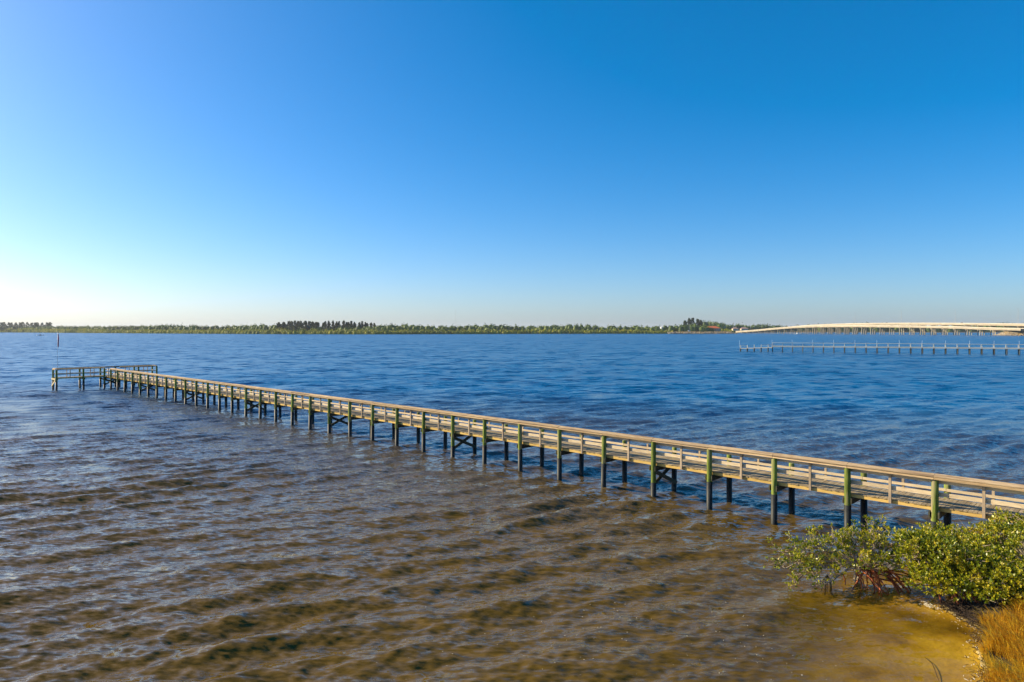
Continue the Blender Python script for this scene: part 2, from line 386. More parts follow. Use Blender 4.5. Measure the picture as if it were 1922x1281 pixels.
# deck boards: the near ones one by one, the rest joined
db = []
for k in range(6):
    q = MB().box(-.069, .069, .128+.012*(k % 3), PW-.128-.01*(k % 2), 0, .042).me('deck_board'); q.materials.append(wood_deck); db.append(q)
xx = -SP*N0; cnt = 0; far = MB()
while xx > -SP*NB-.05:
    zt = 1.703+rnd.uniform(0, .007)
    if cnt < 280:
        o = link('deck_board', rnd.choice(db), None, pier); o.location = (xx, 0, zt); o.rotation_euler.z = rnd.uniform(-.004, .004)
    else: far.box(xx-.069, xx+.069, .128+rnd.uniform(0, .02), PW-.128, zt, zt+.042)
    xx -= .149; cnt += 1
tag(P('deck_boards', far, wood_deck), kind='stuff')
# T-shaped head
XC = -SP*NB; XB = XC-PW; YL, YR = -5.85, 7.0
HZ = 2.78
pm_head = pile_mesh(HZ+.05); pm_head.materials.append(wood_pile)
head = []
for y in (YL, -2.6): head += [(XC, y)]
for y in (4.5, YR): head += [(XC, y)]
for y in (YL, -2.6, 0, PW, 4.5, YR): head += [(XB, y)]
for hx, hy in head: pile(hx, hy, pm_head)
for y in (YL, -2.6, 4.5, YR):
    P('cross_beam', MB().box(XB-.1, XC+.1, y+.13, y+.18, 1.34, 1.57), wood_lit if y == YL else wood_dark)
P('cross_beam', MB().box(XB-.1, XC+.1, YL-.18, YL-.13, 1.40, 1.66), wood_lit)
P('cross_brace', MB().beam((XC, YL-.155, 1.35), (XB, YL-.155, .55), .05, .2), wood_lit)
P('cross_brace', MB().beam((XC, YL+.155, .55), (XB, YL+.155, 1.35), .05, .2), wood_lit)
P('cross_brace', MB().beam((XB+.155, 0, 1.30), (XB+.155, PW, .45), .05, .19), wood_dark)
for y0, y1 in ((YL, -2.6), (-2.6, 0), (PW, 4.5), (4.5, YR)):
    P('stringer', MB().box(XC-.20, XC-.155, y0+.006, y1-.006, 1.575, 1.70), wood_stringY)
    P('stringer', MB().box(XB+.155, XB+.20, y0+.006, y1-.006, 1.575, 1.70), wood_stringY)
    rail_run((XC, y0+.006), (XC, y1-.006), (1, 0), wood_dark, wood_cap, HZ)  # dark fascia wood: the shade on this side is put into the colour
    board((XC-.145, y0+.006), (XC-.145, y1-.006), 0, 2.16, 2.28, wood_railY)
    ym = (y0+y1)/2
    P('rail_post', MB().box(XC-.12, XC-.04, ym-.045, ym+.045, 1.6, HZ), wood_post)
for y0, y1 in ((YL, -2.6), (-2.6, 0), (0, PW), (PW, 4.5), (4.5, YR)):
    rail_run((XB, y0+.006), (XB, y1-.006), (-1, 0), wood_dark, wood_cap, HZ)  # back fascia also darkened by colour to look shaded
    board((XB+.145, y0+.006), (XB+.145, y1-.006), 0, 2.16, 2.28, wood_railY)
    ym = (y0+y1)/2
    P('rail_post', MB().box(XB+.04, XB+.12, ym-.045, ym+.045, 1.6, HZ), wood_post)
for y, s in ((YL, -1), (YR, 1)):
    rail_run((XB+.2, y), (XC-.2, y), (0, s), wood_fascia, wood_cap, HZ)
    board((XB+.15, y-s*.145), (XC-.15, y-s*.145), 0, 2.16, 2.28, wood_rail)
    P('stringer', MB().box(XB+.21, XC-.21, y-s*.155-.02, y-s*.155+.02, 1.575, 1.70), wood_string)
hd = MB(); yy = YL+.2
while yy < YR-.15:
    hd.box(XB+.12, XC-.12 if (yy < -.1 or yy > PW) else XC-.08, yy-.069, yy+.069, 1.704, 1.746+rnd.uniform(0, .005)); yy += .149
tag(P('deck_boards', hd, wood_deckX), kind='stuff')
def pier_pt(x, y, z=0):
    c, s = math.cos(prz), math.sin(prz)
    return (PX+c*x-s*y, PY+s*x+c*y, z)

# flag on its pole at the corner of the head
fp = empty('flagpole', pier_pt(XC-.35, YL+.2, 1.75))
tag(fp, 'thin white flagpole at the left corner of the pier head', 'flagpole')
MB().tube([(0, 0, 0), (0, 0, 6.2)], [.03, .02], 8).build('pole', white_paint, fp, True)
MB().tube([(0, 0, 6.2), (0, 0, 6.24), (0, 0, 6.30), (0, 0, 6.33)], [.02, .05, .05, .01], 8).build('finial', steel, fp, True)
flag_red = surf('flag_cloth', [(.35, (.35, .02, .05)), (.5, (.62, .05, .10)), (.62, (.65, .45, .45))], (6, 6, .5), 2.5, rough=.8, rand=0, bump=0)
v = []; f = []
for i in range(13):
    tz = i/12; z = 6.05-1.75*tz; wdt = .10+.12*math.sin(tz*math.pi)
    for k in range(7):
        s = k/6
        v.append((.03+wdt*s*.9, .05*math.sin(s*9+tz*4)*(.4+tz), z-.12*s*tz))
for i in range(12):
    for k in range(6): a = i*7+k; f.append((a, a+1, a+8, a+7))
fl = link('flag', mesh('flag', v, f, True), flag_red); fl.location = fp.location
sd = fl.modifiers.new('thick', 'SOLIDIFY'); sd.thickness = .008
tag(fl, 'limp red flag hanging from the pole at the pier head', 'flag')

# ------------------------------------------------------------------ far shore
SH = [(-700, 3400, 0), (-60, 2350, 0), (0, 2150, 0), (100, 1850, 0), (200, 1650, 0), (350, 1430, 0), (500, 1310, 0), (700, 1230, 0), (850, 1290, 0), (1000, 1360, 0),
      (1150, 1400, 0), (1250, 1400, 0), (1300, 1390, 0), (1350, 1400, 0), (1372, 1470, 0), (1380, 1900, 0), (1500, 2050, 0), (1700, 2000, 0), (1922, 1950, 0), (2500, 2200, 0)]
shp = np.array([(gp(a, b), b) for a, b, c in SH])
def along(step):                                    # points along the far waterline with inland direction
    out = []
    for i in range(len(shp)-1):
        a, b = shp[i], shp[i+1]; e = b-a; l = np.hypot(*e); nrm = np.array([-e[1], e[0]])/l
        for s_ in np.arange(0, l, step): out.append((*(a+e*s_/l), *nrm, (SH[i][0]+(SH[i+1][0]-SH[i][0])*s_/l)))
    return out
v = []; f = []
for i, (x, y) in enumerate(shp):
    d = 1.0/math.hypot(x, y)
    for r_, z in ((-10, -1.2), (0, .05), (14, .9), (60, 1.3), (6000, 3)): v.append((x+x*d*r_, y+y*d*r_, z))
for i in range(len(shp)-1):
    for k in range(4): a = i*5+k; f.append((a, a+5, a+6, a+1))
mud = surf('far_shore_ground', [(.3, (.10, .09, .05)), (.7, (.24, .20, .12))], nscale=.05, rand=0, bump=0)
tag(link('far_shore', mesh('far_shore', v, f), mud), kind='structure')

crng = np.random.RandomState(21)
def cores(spec):                                    # leafy mass inside the crowns
    a = np.array([(math.cos(k*1.0472)*c, math.sin(k*1.0472)*c, z) for c, z in ((1, -.2), (.92, .4), (.5, .85)) for k in range(6)]+[(0, 0, 1)])
    fq = [(i*6+k, i*6+(k+1) % 6, i*6+6+(k+1) % 6, i*6+6+k) for i in range(2) for k in range(6)]+[(12+k, 12+(k+1) % 6, 18, 18) for k in range(6)]
    v = np.concatenate([a*np.array([rx, rx, rz])+np.array([cx, cy, z0]) for cx, cy, z0, rx, rz in spec])
    return v, np.concatenate([np.array(fq)+19*i for i in range(len(spec))])
def both(v, f, v2, f2): return np.concatenate([v, v2]), np.concatenate([f, f2+len(v)])
def cards(cent, size, r):                           # randomly turned leaf-clump faces, one four-sided fan each
    n = len(cent); a = r.normal(size=(n, 3)); a /= np.linalg.norm(a, axis=1)[:, None]
    b = np.cross(a, r.normal(size=(n, 3))); b /= np.linalg.norm(b, axis=1)[:, None]; c = np.cross(a, b)
    s = (np.asarray(size)*np.ones(n)*r.uniform(.6, 1.3, n))[:, None]
    q = np.stack([cent-b*s, cent-c*s*.7+a*s*.25, cent+b*s, cent+c*s*.7+a*s*.25], 1)
    return q.reshape(-1, 3), np.arange(n*4).reshape(-1, 4)
def lump(cx, cy, z0, rx, rz, n, r):                 # points over the upper shell of an uneven crown
    u = r.normal(size=(n, 3)); u /= np.linalg.norm(u, axis=1)[:, None]
    u[:, 2] = np.abs(u[:, 2])*1.0-.25*r.rand(n)
    k = .80+.17*r.rand(n)+.13*np.sin(u[:, 0]*5+cx)+.1*np.sin(u[:, 1]*6+cy)
    return np.stack([cx+u[:, 0]*rx*k, cy+u[:, 1]*rx*k, z0+u[:, 2]*rz*k], 1)
G_MANG = [(.0, (.07, .10, .006)), (.35, (.18, .22, .012)), (.65, (.32, .32, .014)), (1, (.42, .35, .02))]
G_WOOD = [(.0, (.025, .048, .010)), (.4, (.07, .125, .018)), (.7, (.12, .18, .025)), (1, (.20, .24, .035))]
leaf_mang = leafmat('mangrove_far_leaf', G_MANG, .02, trans=.25, spec=.2)
leaf_wood = leafmat('woodland_leaf', G_WOOD, .012, trans=.2, spec=.2)
pine_leaf = leafmat('pine_needles', [(0, (.016, .030, .012)), (.5, (.042, .066, .026)), (1, (.09, .11, .05))], .08, trans=.15, spec=.1)
bark = surf('bark', [(.3, (.06, .045, .03)), (.7, (.16, .12, .09))], (1, 1, .3), 6, rand=.2)
pts = []; sz = []; spec = []
for x, y, ax, ay, px in along(5.5):
    if px > 1376 or 1262 < px < 1370: continue
    hh_ = 10.6+1.0*math.sin(px*.05)+.8*math.sin(px*.013+1)
    if px < 150: hh_ *= 1.15
    for k in range(3):
        o_ = 3+k*7+crng.uniform(-2, 2); j_ = crng.uniform(-2.5, 2.5)
        h_ = hh_*crng.uniform(.75, 1.1)*(.72+.14*k)
        rr_ = crng.uniform(4, 6); q = lump(x+ax*o_+ay*j_, y+ay*o_-ax*j_, .3, rr_, h_, 60, crng); pts.append(q); sz.append(np.full(60, 1.15)); spec.append((x+ax*o_+ay*j_, y+ay*o_-ax*j_, .3, rr_*.8, h_*.82))
v, f = both(*cards(np.concatenate(pts), np.concatenate(sz), crng), *cores(spec))
mb_ = link('mangrove_belt', mesh_np('mangrove_belt', v, f), leaf_mang)
tag(mb_, 'low yellow-green mangrove belt lining the far shore', 'mangroves', kind='stuff')
pts = []; sz = []; spec = []
for x, y, ax, ay, px in along(9):
    top = 19
    if px < 150: top = 20
    elif px < 520: top = 19.5+1.2*math.sin(px*.03)
    elif px < 720: top = 16
    elif px < 1010: top = 19+1.8*math.sin(px*.035)
    elif px < 1376: top = 19.5+1.5*math.sin(px*.03)
    else: top = 27+3*math.sin(px*.02)+2.0*math.sin(px*.07)
    for k in range(3):
        o_ = 34+k*16+crng.uniform(-6, 6); j_ = crng.uniform(-5, 5); h_ = top*crng.uniform(.78, 1.08)*(.9+.07*k)
        rr_ = crng.uniform(6, 9.5)*(1.3 if px > 1376 else 1)
        q = lump(x+ax*o_+ay*j_, y+ay*o_-ax*j_, .5+h_*.25, rr_, h_*.75, 100, crng); pts.append(q); sz.append(np.full(100, 1.4 if px > 1376 else 1.1)); spec.append((x+ax*o_+ay*j_, y+ay*o_-ax*j_, .5+h_*.2, rr_*.85, h_*.7))
v, f = both(*cards(np.concatenate(pts), np.concatenate(sz), crng), *cores(spec))
tag(link('shore_woods', mesh_np('shore_woods', v, f), leaf_wood), 'darker green woods behind the mangrove belt on the far shore', 'woods', kind='stuff')

def pine(px, d, top_py, wd, label, grp, dens=1.0):
    x = gp(px, d); h = zz(top_py, d)-1.0; root = empty('pine_tree', (x, d, 1.0)); r = np.random.RandomState(int(px*7) % 9999)
    lean = r.uniform(-.03, .03)
    MB().tube([(0, 0, -1), (h*.4*lean, 0, h*.4), (h*lean, 0, h*.96)], [.42, .28, .06], 6).build('trunk', bark, root, True)
    n = int(260*dens); t_ = r.beta(1.3, 1.2, n)*.86+.13
    rr = wd*np.clip(1.45*(1.08-t_)**.7, .2, 1)*(.78+.22*np.sin(t_*17+r.uniform(0, 6)))
    a_ = r.uniform(0, 6.28, n); q_ = np.sqrt(r.rand(n))
    c_ = np.stack([np.cos(a_)*rr*q_+t_*h*lean, np.sin(a_)*rr*q_, t_*h+r.normal(0, .4, n)], 1)
    vv, ff = cards(c_, 1.5, r)
    link('crown', mesh_np('crown', vv, ff), pine_leaf, root)
    tag(root, label, 'tree', grp)
ordn = ['leftmost', 'second', 'third', 'fourth', 'fifth', 'sixth', 'seventh', 'eighth', 'ninth', 'tenth', 'eleventh', 'twelfth', 'thirteenth', 'fourteenth', 'fifteenth', 'sixteenth', 'seventeenth', 'eighteenth', 'nineteenth', 'twentieth']
def ordinal(i): return ordn[i] if i == 0 else ordn[i]+' from the left'
pr_ = random.Random(5)
px_list = [523+i*6.2 for i in range(13)]
for i, px in enumerate(px_list):
    pine(px+pr_.uniform(-2, 2), 1300+pr_.uniform(0, 50), 602.2+abs(i-6)*.35+pr_.uniform(0, 1.6), 7.2, 'dark bushy pine, %s in the dense clump on the far shore' % ordinal(i), 'dense pine clump on the far shore', 1.25)
px_list = [606+i*6.1 for i in range(17)]
for i, px in enumerate(px_list):
    t_ = 603.2+pr_.uniform(-.6, 2.6) if i < 13 else 605.5+pr_.uniform(0, 2.0)
    pine(px+pr_.uniform(-2, 2), 1290+pr_.uniform(0, 50), t_, 5.0, 'slender pine, %s in the thin row right of the dense pine clump' % ordinal(i), 'thin pine row on the far shore')
for i in range(14):
    pine(2+i*7.0+pr_.uniform(-2, 2), 2080+pr_.uniform(-40, 120), 604.8+pr_.uniform(0, 2.0), 12, 'hazy pine, %s in the clump at the left shore end' % ordinal(i), 'pine clump at the left end of the shore', 1.4)
for i, (px, tp, wd) in enumerate(((1286, 602.5, 8), (1294, 597.6, 9), (1300, 597.2, 9), (1309, 599.2, 9), (1315, 601.2, 8))):
    pine(px, 1470+i*4, tp, wd, 'tall dark pine, %s of the clump left of the red-roofed house' % ordinal(i), 'pines by the red-roofed house', 1.5)

# ------------------------------------------------------------------ causeway bank, house and poles at the bridge's left end
rockm = surf('bank_rock', [(.3, (.22, .17, .10)), (.7, (.52, .44, .32))], nscale=.3, rand=.2, bump=0)
drygrass = surf('bank_dry_grass', [(.3, (.16, .10, .025)), (.55, (.30, .20, .06)), (.8, (.40, .31, .14))], nscale=.25, rand=0, bump=0)
def rocks(cent, size, r):
    v = []; f = []
    base = np.array([(1, 0, 0), (-1, 0, 0), (0, 1, 0), (0, -1, 0), (0, 0, 1), (0, 0, -1)], float)
    ff = [(0, 2, 4), (2, 1, 4), (1, 3, 4), (3, 0, 4), (2, 0, 5), (1, 2, 5), (3, 1, 5), (0, 3, 5)]
    for c in cent:
        q = base*r.uniform(.6, 1.3, (6, 1))*size*r.uniform(.5, 1.3)+c+r.normal(0, size*.15, (6, 3)); n = len(v)
        v += q.tolist(); f += [tuple(i+n for i in k) for k in ff]
    return v, f
def bank(px0, px1, d0, d1, h, nm, mat):
    v = []; f = []; n = 40; r = np.random.RandomState(int(px0))
    for i in range(n+1):
        s = i/n; d = d0+(d1-d0)*s; x = gp(px0+(px1-px0)*s, d); e = min(1, min(s, 1-s)*8+.15)
        for o_, z in ((-4, -1), (0, .1), (6, h*.7*e), (11, h*e), (60, h*e)): v.append((x+o_*.28+r.uniform(-.6, .6), d+o_, z+(r.uniform(-.3, .3) if z > .2 else 0)))
    for i in range(n):
        for k in range(4): a = i*5+k; f.append((a, a+5, a+6, a+1))
    return link(nm, mesh(nm, v, f), mat)
bk = bank(1256, 1385, 1385, 1420, 4.6, 'shore_bank', drygrass); tag(bk, kind='structure')
r = np.random.RandomState(4); cs = []
for i in range(420):
    px = r.uniform(1254, 1378); d = 1384+(px-1256)/129*35; cs.append((gp(px, d), d+r.uniform(-2, 7), r.uniform(0, 3.2)))
v, f = rocks(np.array(cs), 1.3, r); tag(link('bank_rocks', mesh('bank_rocks', v, f), rockm), 'pale riprap rocks along the bank left of the bridge', 'rocks', kind='stuff')

roofm = surf('terracotta_roof', [(.3, (.42, .09, .025)), (.7, (.62, .16, .05))], nscale=.3, rand=.05, bump=0)
wallm = surf('stucco', [(.3, (.60, .48, .32)), (.7, (.70, .58, .42))], nscale=.3, rand=.05, bump=0)
glass = surf('window_glass', [(.3, (.02, .03, .04)), (.7, (.05, .06, .07))], nscale=.3, rough=.15, rand=.1, bump=0, spec=.6)
pinkroof = surf('faded_roof', [(.3, (.36, .22, .18)), (.7, (.46, .30, .26))], nscale=.3, rand=.05, bump=0)
def hip(mb, x0, x1, y0, y1, z0, z1, ov=.8):
    x0 -= ov; x1 += ov; y0 -= ov; y1 += ov; m_ = min((y1-y0)/2, (x1-x0)/2*.8); yc = (y0+y1)/2
    return mb.add([(x0, y0, z0), (x1, y0, z0), (x1, y1, z0), (x0, y1, z0), (x0+m_, yc, z1), (x1-m_, yc, z1)],
                  [(0, 1, 5, 4), (1, 2, 5), (2, 3, 4, 5), (3, 0, 4), (3, 2, 1, 0)])
hd_ = 1432; hx = gp(1326, hd_); hw = 29.0; z0 = 4.4
hs_ = empty('red_roofed_house', (hx, hd_, z0)); tag(hs_, 'cream waterfront house with a red tiled hip roof beside the bridge', 'house')
MB().box(1.5, 16, 0, 14, 0, 7.0).build('wall', wallm, hs_)
hip(MB(), 0, hw, -1, 15, 7.0, 11.6).build('roof', roofm, hs_)
MB().box(16, hw-1, 5, 14, 0, 6.9).build('porch_wall', wallm, hs_)
for xq in (17.5, 21.2, 24.8, 28.2): MB().box(xq-.3, xq+.3, -.3, .3, 0, 6.95).build('porch_column', white_paint, hs_)
for xq in (4, 8.2, 12.4):
    wn = MB().box(xq-1.0, xq+1.0, -.12, .02, 2.2, 5.2).build('window', white_paint, hs_); MB().box(xq-.8, xq+.8, -.2, -.13, 2.4, 5.0).build('pane', glass, wn)
for xq in (19.3, 23, 26.5): MB().box(xq-1.2, xq+1.2, 4.8, 4.98, .3, 4.4).build('door', glass, hs_)
def small_house(px, d, wd, ht, rt, label, nm, rm, base):
    e_ = empty(nm, (gp(px, d), d, base)); tag(e_, label, 'house')
    MB().box(-wd/2, wd/2, 0, 10, 0, ht).build('wall', wallm if rm != white_paint else white_paint, e_)
    hip(MB(), -wd/2, wd/2, 0, 10, ht, ht+rt).build('roof', rm, e_)
    for s in (-1, 0, 1):
        wn = MB().box(s*wd/3.4-.8, s*wd/3.4+.8, -.1, .02, ht*.35, ht*.75).build('window', white_paint, e_); MB().box(s*wd/3.4-.65, s*wd/3.4+.65, -.18, -.11, ht*.4, ht*.7).build('pane', glass, wn)
small_house(1381, 1600, 13, 4.6, 3.4, 'small house with a grey-pink roof just right of the red-roofed house', 'bungalow', pinkroof, 6)
small_house(1398, 1600, 16, 4.6, 3.6, 'wider house with a faded pink roof behind the low end of the bridge', 'bungalow', pinkroof, 6)
small_house(1243, 1425, 3.6, 3.2, 1.4, 'tiny white house among the trees left of the pine clump', 'white_house', white_paint, 10.5)
small_house(1103, 1440, 5, 4, 2.4, 'tiny white building half hidden in the trees of the middle shore', 'white_house', white_paint, 9.5)

def lamp(px, d, z0_, z1_, label, arm=2.4, nm='street_lamp'):
    e_ = empty(nm, (gp(px, d), d, z0_)); h = z1_-z0_; tag(e_, label, 'street lamp')
    MB().tube([(0, 0, 0), (0, 0, h)], [.24, .15], 6).build('pole', steel, e_)
    MB().tube([(0, 0, h-.2), (-arm*.6, 0, h+.25), (-arm, 0, h+.3)], .1, 5).build('arm', steel, e_)
    MB().box(-arm-.9, -arm+.1, -.25, .25, h+.2, h+.42).build('lamp_head', white_paint, e_)
for px, d, b_, t_, lb in ((1255.5, 1392, 621, 608.5, 'thin lamp post at the left end of the rocky bank'), (1293.5, 1400, 619, 605.8, 'tall pale lamp post beside the parked white van'),
                          (1377, 1530, 617, 606, 'lamp post just right of the red-roofed house'), (1409, 1500, 617, 606.5, 'lamp post at the low left end of the bridge')):
    lamp(px, d, zz(b_, d), zz(t_, d), lb)
va = empty('white_van', (gp(1293.5, 1394), 1394, 4.6)); tag(va, 'white van parked on the bank below the tall lamp post', 'van')
MB().box(-2.4, 1.4, -1, 1, .45, 2.4).add([(1.4, -1, .45), (2.6, -1, .45), (2.6, 1, .45), (1.4, 1, .45), (1.4, -1, 2.35), (1.95, -1, 1.4), (1.95, 1, 1.4), (1.4, 1, 2.35)], BOXF).build('body', white_paint, va)
tyre = surf('tyre', [(.3, (.01, .01, .01)), (.7, (.02, .02, .02))], rand=0, bump=0)
for xq in (-1.6, 1.6):
    for yq in (-.95, .95): MB().tube([(xq, yq-.12, .42), (xq, yq+.12, .42)], .42, 10).build('wheel', tyre, va)
MB().box(.2, 1.2, -1.03, -1.005, 1.4, 2.1).build('window', glass, va)
ma = empty('radio_mast', (gp(855, 2600), 2600, 2)); tag(ma, 'faint thin radio mast rising behind the middle shore', 'mast')
q = MB(); Hm = zz(580, 2600)-2
for k in range(3):
    a_ = k*2.094; q.tube([(1.0*math.cos(a_), 1.0*math.sin(a_), 0), (.4*math.cos(a_), .4*math.sin(a_), Hm)], .12, 4)
q.build('mast_legs', steel, ma)
q = MB()
for i in range(24):
    z_ = Hm*i/24; rr = 1.0-.6*i/24
    for k in range(3):
        a_, b2 = k*2.094, (k+1)*2.094; q.beam((rr*math.cos(a_), rr*math.sin(a_), z_), (rr*math.cos(b2), rr*math.sin(b2), z_+Hm/24), .08, .08)
q.build('lattice', steel, ma)

# ------------------------------------------------------------------ twin road bridges
BA = np.array([554., 1457.]); BB = np.array([706., 1000.]); bl = np.hypot(*(BB-BA)); bu = (BB-BA)/bl; bn = np.array([-bu[1], bu[0]])   # bn points away to the right/far side
SPAN = bl/24
def near_bot(s):                                     # underside of the girders against distance along the bridge
    return float(np.interp(s, [-170, -120, -75, -35, 0, 45, 90, 140, 200, 250, 330, 400, 440, 485, 560], [1.4, 1.9, 3.6, 6.0, 8.2, 10.8, 12.6, 13.3, 13.4, 13.1, 12.2, 10.9, 9.6, 8.0, 6.6]))
def far_bot(s):
    return float(np.interp(s, [-170, -120, -75, -35, 0, 45, 90, 140, 200, 250, 330, 400, 440, 485, 560, 700], [1.4, 2.0, 4.0, 6.6, 9.2, 12.4, 14.8, 16.2, 17.0, 17.2, 16.8, 15.9, 15.2, 14.2, 12.8, 10]))
def bridge(nm, off, n0, n1, bot, label, wide, skip):
    e_ = empty(nm, (*(BA+bn*off), 0), math.atan2(bu[1], bu[0])); tag(e_, label, 'bridge')
    for n in range(n0, n1):
        x0, x1 = n*SPAN, (n+1)*SPAN; a, b = bot(x0), bot(x1)
        def slab(y0, y1, lo, hi, name, mat, g=.0):
            MB().add([(x0+g, y0, a+lo), (x1-g, y0, b+lo), (x1-g, y1, b+lo), (x0+g, y1, a+lo), (x0+g, y0, a+hi), (x1-g, y0, b+hi), (x1-g, y1, b+hi), (x0+g, y1, a+hi)], BOXF).build(name, mat, e_)
        for k in range(4):
            yk = .45+k*(wide-.9)/3; slab(yk-.3, yk+.3, -.3, 1.75, 'girder', concrete, .1)
        slab(0, wide, 1.76, 2.15, 'deck_slab', concrete, .02)
        slab(.45, wide-.45, 2.154, 2.19, 'road_surface', asphalt)
        slab(-.02, .42, 2.155, 3.35, 'parapet', concrete_pale, .03); slab(wide-.42, wide+.02, 2.155, 3.35, 'parapet', concrete_pale, .03)
    for n in range(n0, n1+1):
        if n > skip: continue
        x = n*SPAN; z = bot(x)-.3
        MB().add([(x-.7, .3, z-1.0), (x+.7, .3, z-1.0), (x+.7, wide-.3, z-1.0), (x-.7, wide-.3, z-1.0), (x-.7, -.1, z-.02), (x+.7, -.1, z-.02), (x+.7, wide+.1, z-.02), (x-.7, wide+.1, z-.02)], BOXF).build('bent_cap', concrete, e_)
        for yk in (1.6, wide/2, wide-1.6):
            MB().tube([(x, yk-(1.0 if yk < 2 else 0), -2), (x, yk, z-.98)], [.62, .55], 8).build('column', concrete, e_)
    return e_
# the side facing the camera is the low-y side of each bridge frame
bridge('road_bridge', 0, -6, 26, near_bot, 'nearer beige concrete road bridge on columns, sloping down to the brown mound', 12, 24)
bridge('road_bridge', 22, -6, 34, far_bot, 'farther, slightly higher concrete road bridge seen above the nearer one', 12, 34)
def on_bridge(s, off, z): p_ = BA+bu*s+bn*off; return (p_[0], p_[1], z)
def bridge_lamp(px, top_py, label):
    best = min(np.arange(-150, 660, 1.0), key=lambda s: abs(961+FPX*on_bridge(s, 33.5, 0)[0]/on_bridge(s, 33.5, 0)[1]-px)); x, y, _ = on_bridge(best, 33.2, 0)
    lamp(px, y, far_bot(best)+2.2, zz(top_py, y), label, 3.0); bpy.data.objects[-1]
for px, tp, lb in ((1466, 603.5, 'street lamp on the low left slope of the bridge'), (1531, 600, 'street lamp halfway up the left slope of the bridge'), (1605, 585, 'tall street lamp just left of the bridge crest'),
                   (1692, 583.5, 'tall street lamp right of the bridge crest'), (1793, 582, 'tall street lamp on the right slope of the bridge'), (1911, 580, 'tall street lamp above the brown mound at the right edge')):
    bridge_lamp(px, tp, lb)
def car(px, col, label, nm='car'):
    best = min(np.arange(-150, 660, 1.0), key=lambda s: abs(961+FPX*on_bridge(s, 25, 0)[0]/on_bridge(s, 25, 0)[1]-px)); x, y, _ = on_bridge(best, 25, 0)
    e_ = empty(nm, (x, y, far_bot(best)+2.2), math.atan2(bu[1], bu[0])); tag(e_, label, 'car', 'cars crossing the bridge')
    m_ = surf(nm+'_paint'+str(px), [(.3, col), (.7, col)], rough=.3, rand=0, bump=0, spec=.5)
    MB().add([(-2.4, -.95, .4), (2.4, -.95, .4), (2.4, .95, .4), (-2.4, .95, .4), (-2.3, -.9, 1.1), (2.3, -.9, 1.0), (2.3, .9, 1.0), (-2.3, .9, 1.1)], BOXF).build('body', m_, e_)
    MB().add([(-1.9, -.88, 1.1), (1.2, -.88, 1.08), (1.2, .88, 1.08), (-1.9, .88, 1.1), (-1.5, -.75, 1.9), (.5, -.75, 1.9), (.5, .75, 1.9), (-1.5, .75, 1.9)], BOXF).build('cabin', glass, e_)
    for xq in (-1.5, 1.5):
        for yq in (-.9, .9): MB().tube([(xq, yq-.1, .36), (xq, yq+.1, .36)], .36, 10).build('wheel', tyre, e_)
car(1630, (.02, .02, .025), 'dark car at the crest of the bridge'); car(1665, (.45, .06, .03), 'red car just past the crest of the bridge'); car(1806, (.015, .02, .02), 'black car on the right slope of the bridge')
# mound where the nearer bridge lands
v = []; f = []; r = np.random.RandomState(9); n = 46
for i in range(n+1):
    s = i/n; px = 1868+s*150; d = 985-s*60; x = gp(px, d); e = min(1, .05+s*6.0)
    for o_, z in ((-5, -1), (0, .15), (5, 4.6*e), (11, 8.4*e), (60, 8.6*e)): v.append((x+o_*.8+r.uniform(-.7, .7), d+o_+r.uniform(-.5, .5), z+(r.uniform(-.5, .5) if z > .3 else 0)))
for i in range(n):
    for k in range(4): a = i*5+k; f.append((a, a+5, a+6, a+1))
tag(link('causeway_mound', mesh('causeway_mound', v, f), drygrass), kind='structure')
cs = []
for i in range(420):
    px = 1866+r.rand()**1.6*70; s = (px-1868)/150; d = 985-s*60; q_ = r.rand(); e = min(1, max(.05, s*6)); cs.append((gp(px, d)+q_*7, d-1+q_*10, .2+q_*7.4*e))
v, f = rocks(np.array(cs), 1.05, r); tag(link('mound_rocks', mesh('mound_rocks', v, f), rockm), 'pale rocks on the brown mound at the bridge landing', 'rocks', kind='stuff')

# ------------------------------------------------------------------ boats
hullw = surf('boat_hull', [(.3, (.70, .70, .68)), (.7, (.80, .80, .78))], rough=.3, rand=0, bump=0)
navy = surf('boat_dark', [(.3, (.02, .035, .05)), (.7, (.04, .06, .08))], rough=.4, rand=0, bump=0)
def boat(px, d, ln, rz, label, nm, cabin):
    e_ = empty(nm, (gp(px, d), d, 0), rz); tag(e_, label, 'boat')
    v = []; f = []; n = 9
    for i in range(n):
        s = i/(n-1); w_ = ln*.17*(1-max(0, (s-.45)/.55)**2.2)+.02; z_ = .55+.35*s*s; x = (s-.5)*ln
        v += [(x, -w_, z_), (x, -w_*.75, -.25), (x, 0, -.4), (x, w_*.75, -.25), (x, w_, z_), (x, w_*.8, z_*.75), (x, -w_*.8, z_*.75)]
    for i in range(n-1):
        for k in range(7): a = i*7+k; b = i*7+(k+1) % 7; f.append((a, b, b+7, a+7))
    f += [tuple(range(7))[::-1], tuple(range((n-1)*7, n*7))]
    link('hull', mesh('hull', v, f), hullw, e_)
    MB().box(-.12*ln, .06*ln, -.09*ln, .09*ln, .4, 1.5 if not cabin else 2.2).build('console', navy if not cabin else hullw, e_)
    MB().box(-.53*ln, -.47*ln, -.25, .25, .1, 1.2).build('outboard_motor', navy, e_)
    MB().box(-.16*ln, .12*ln, -.11*ln, .11*ln, 2.35, 2.45).build('canopy', navy, e_)
    for xq in (-.14*ln, .1*ln):
        for yq in (-.1*ln, .1*ln): MB().tube([(xq, yq, .5), (xq, yq, 2.36)], .04, 5).build('canopy_post', steel, e_)
    if not cabin: MB().tube([(.02*ln, 0, 2.4), (.02*ln, 0, 4.6)], .06, 5).build('antenna', navy, e_)
boat(75, 960, 9.5, R(178), 'small white motorboat with a dark canopy off the left shore', 'motorboat', False)
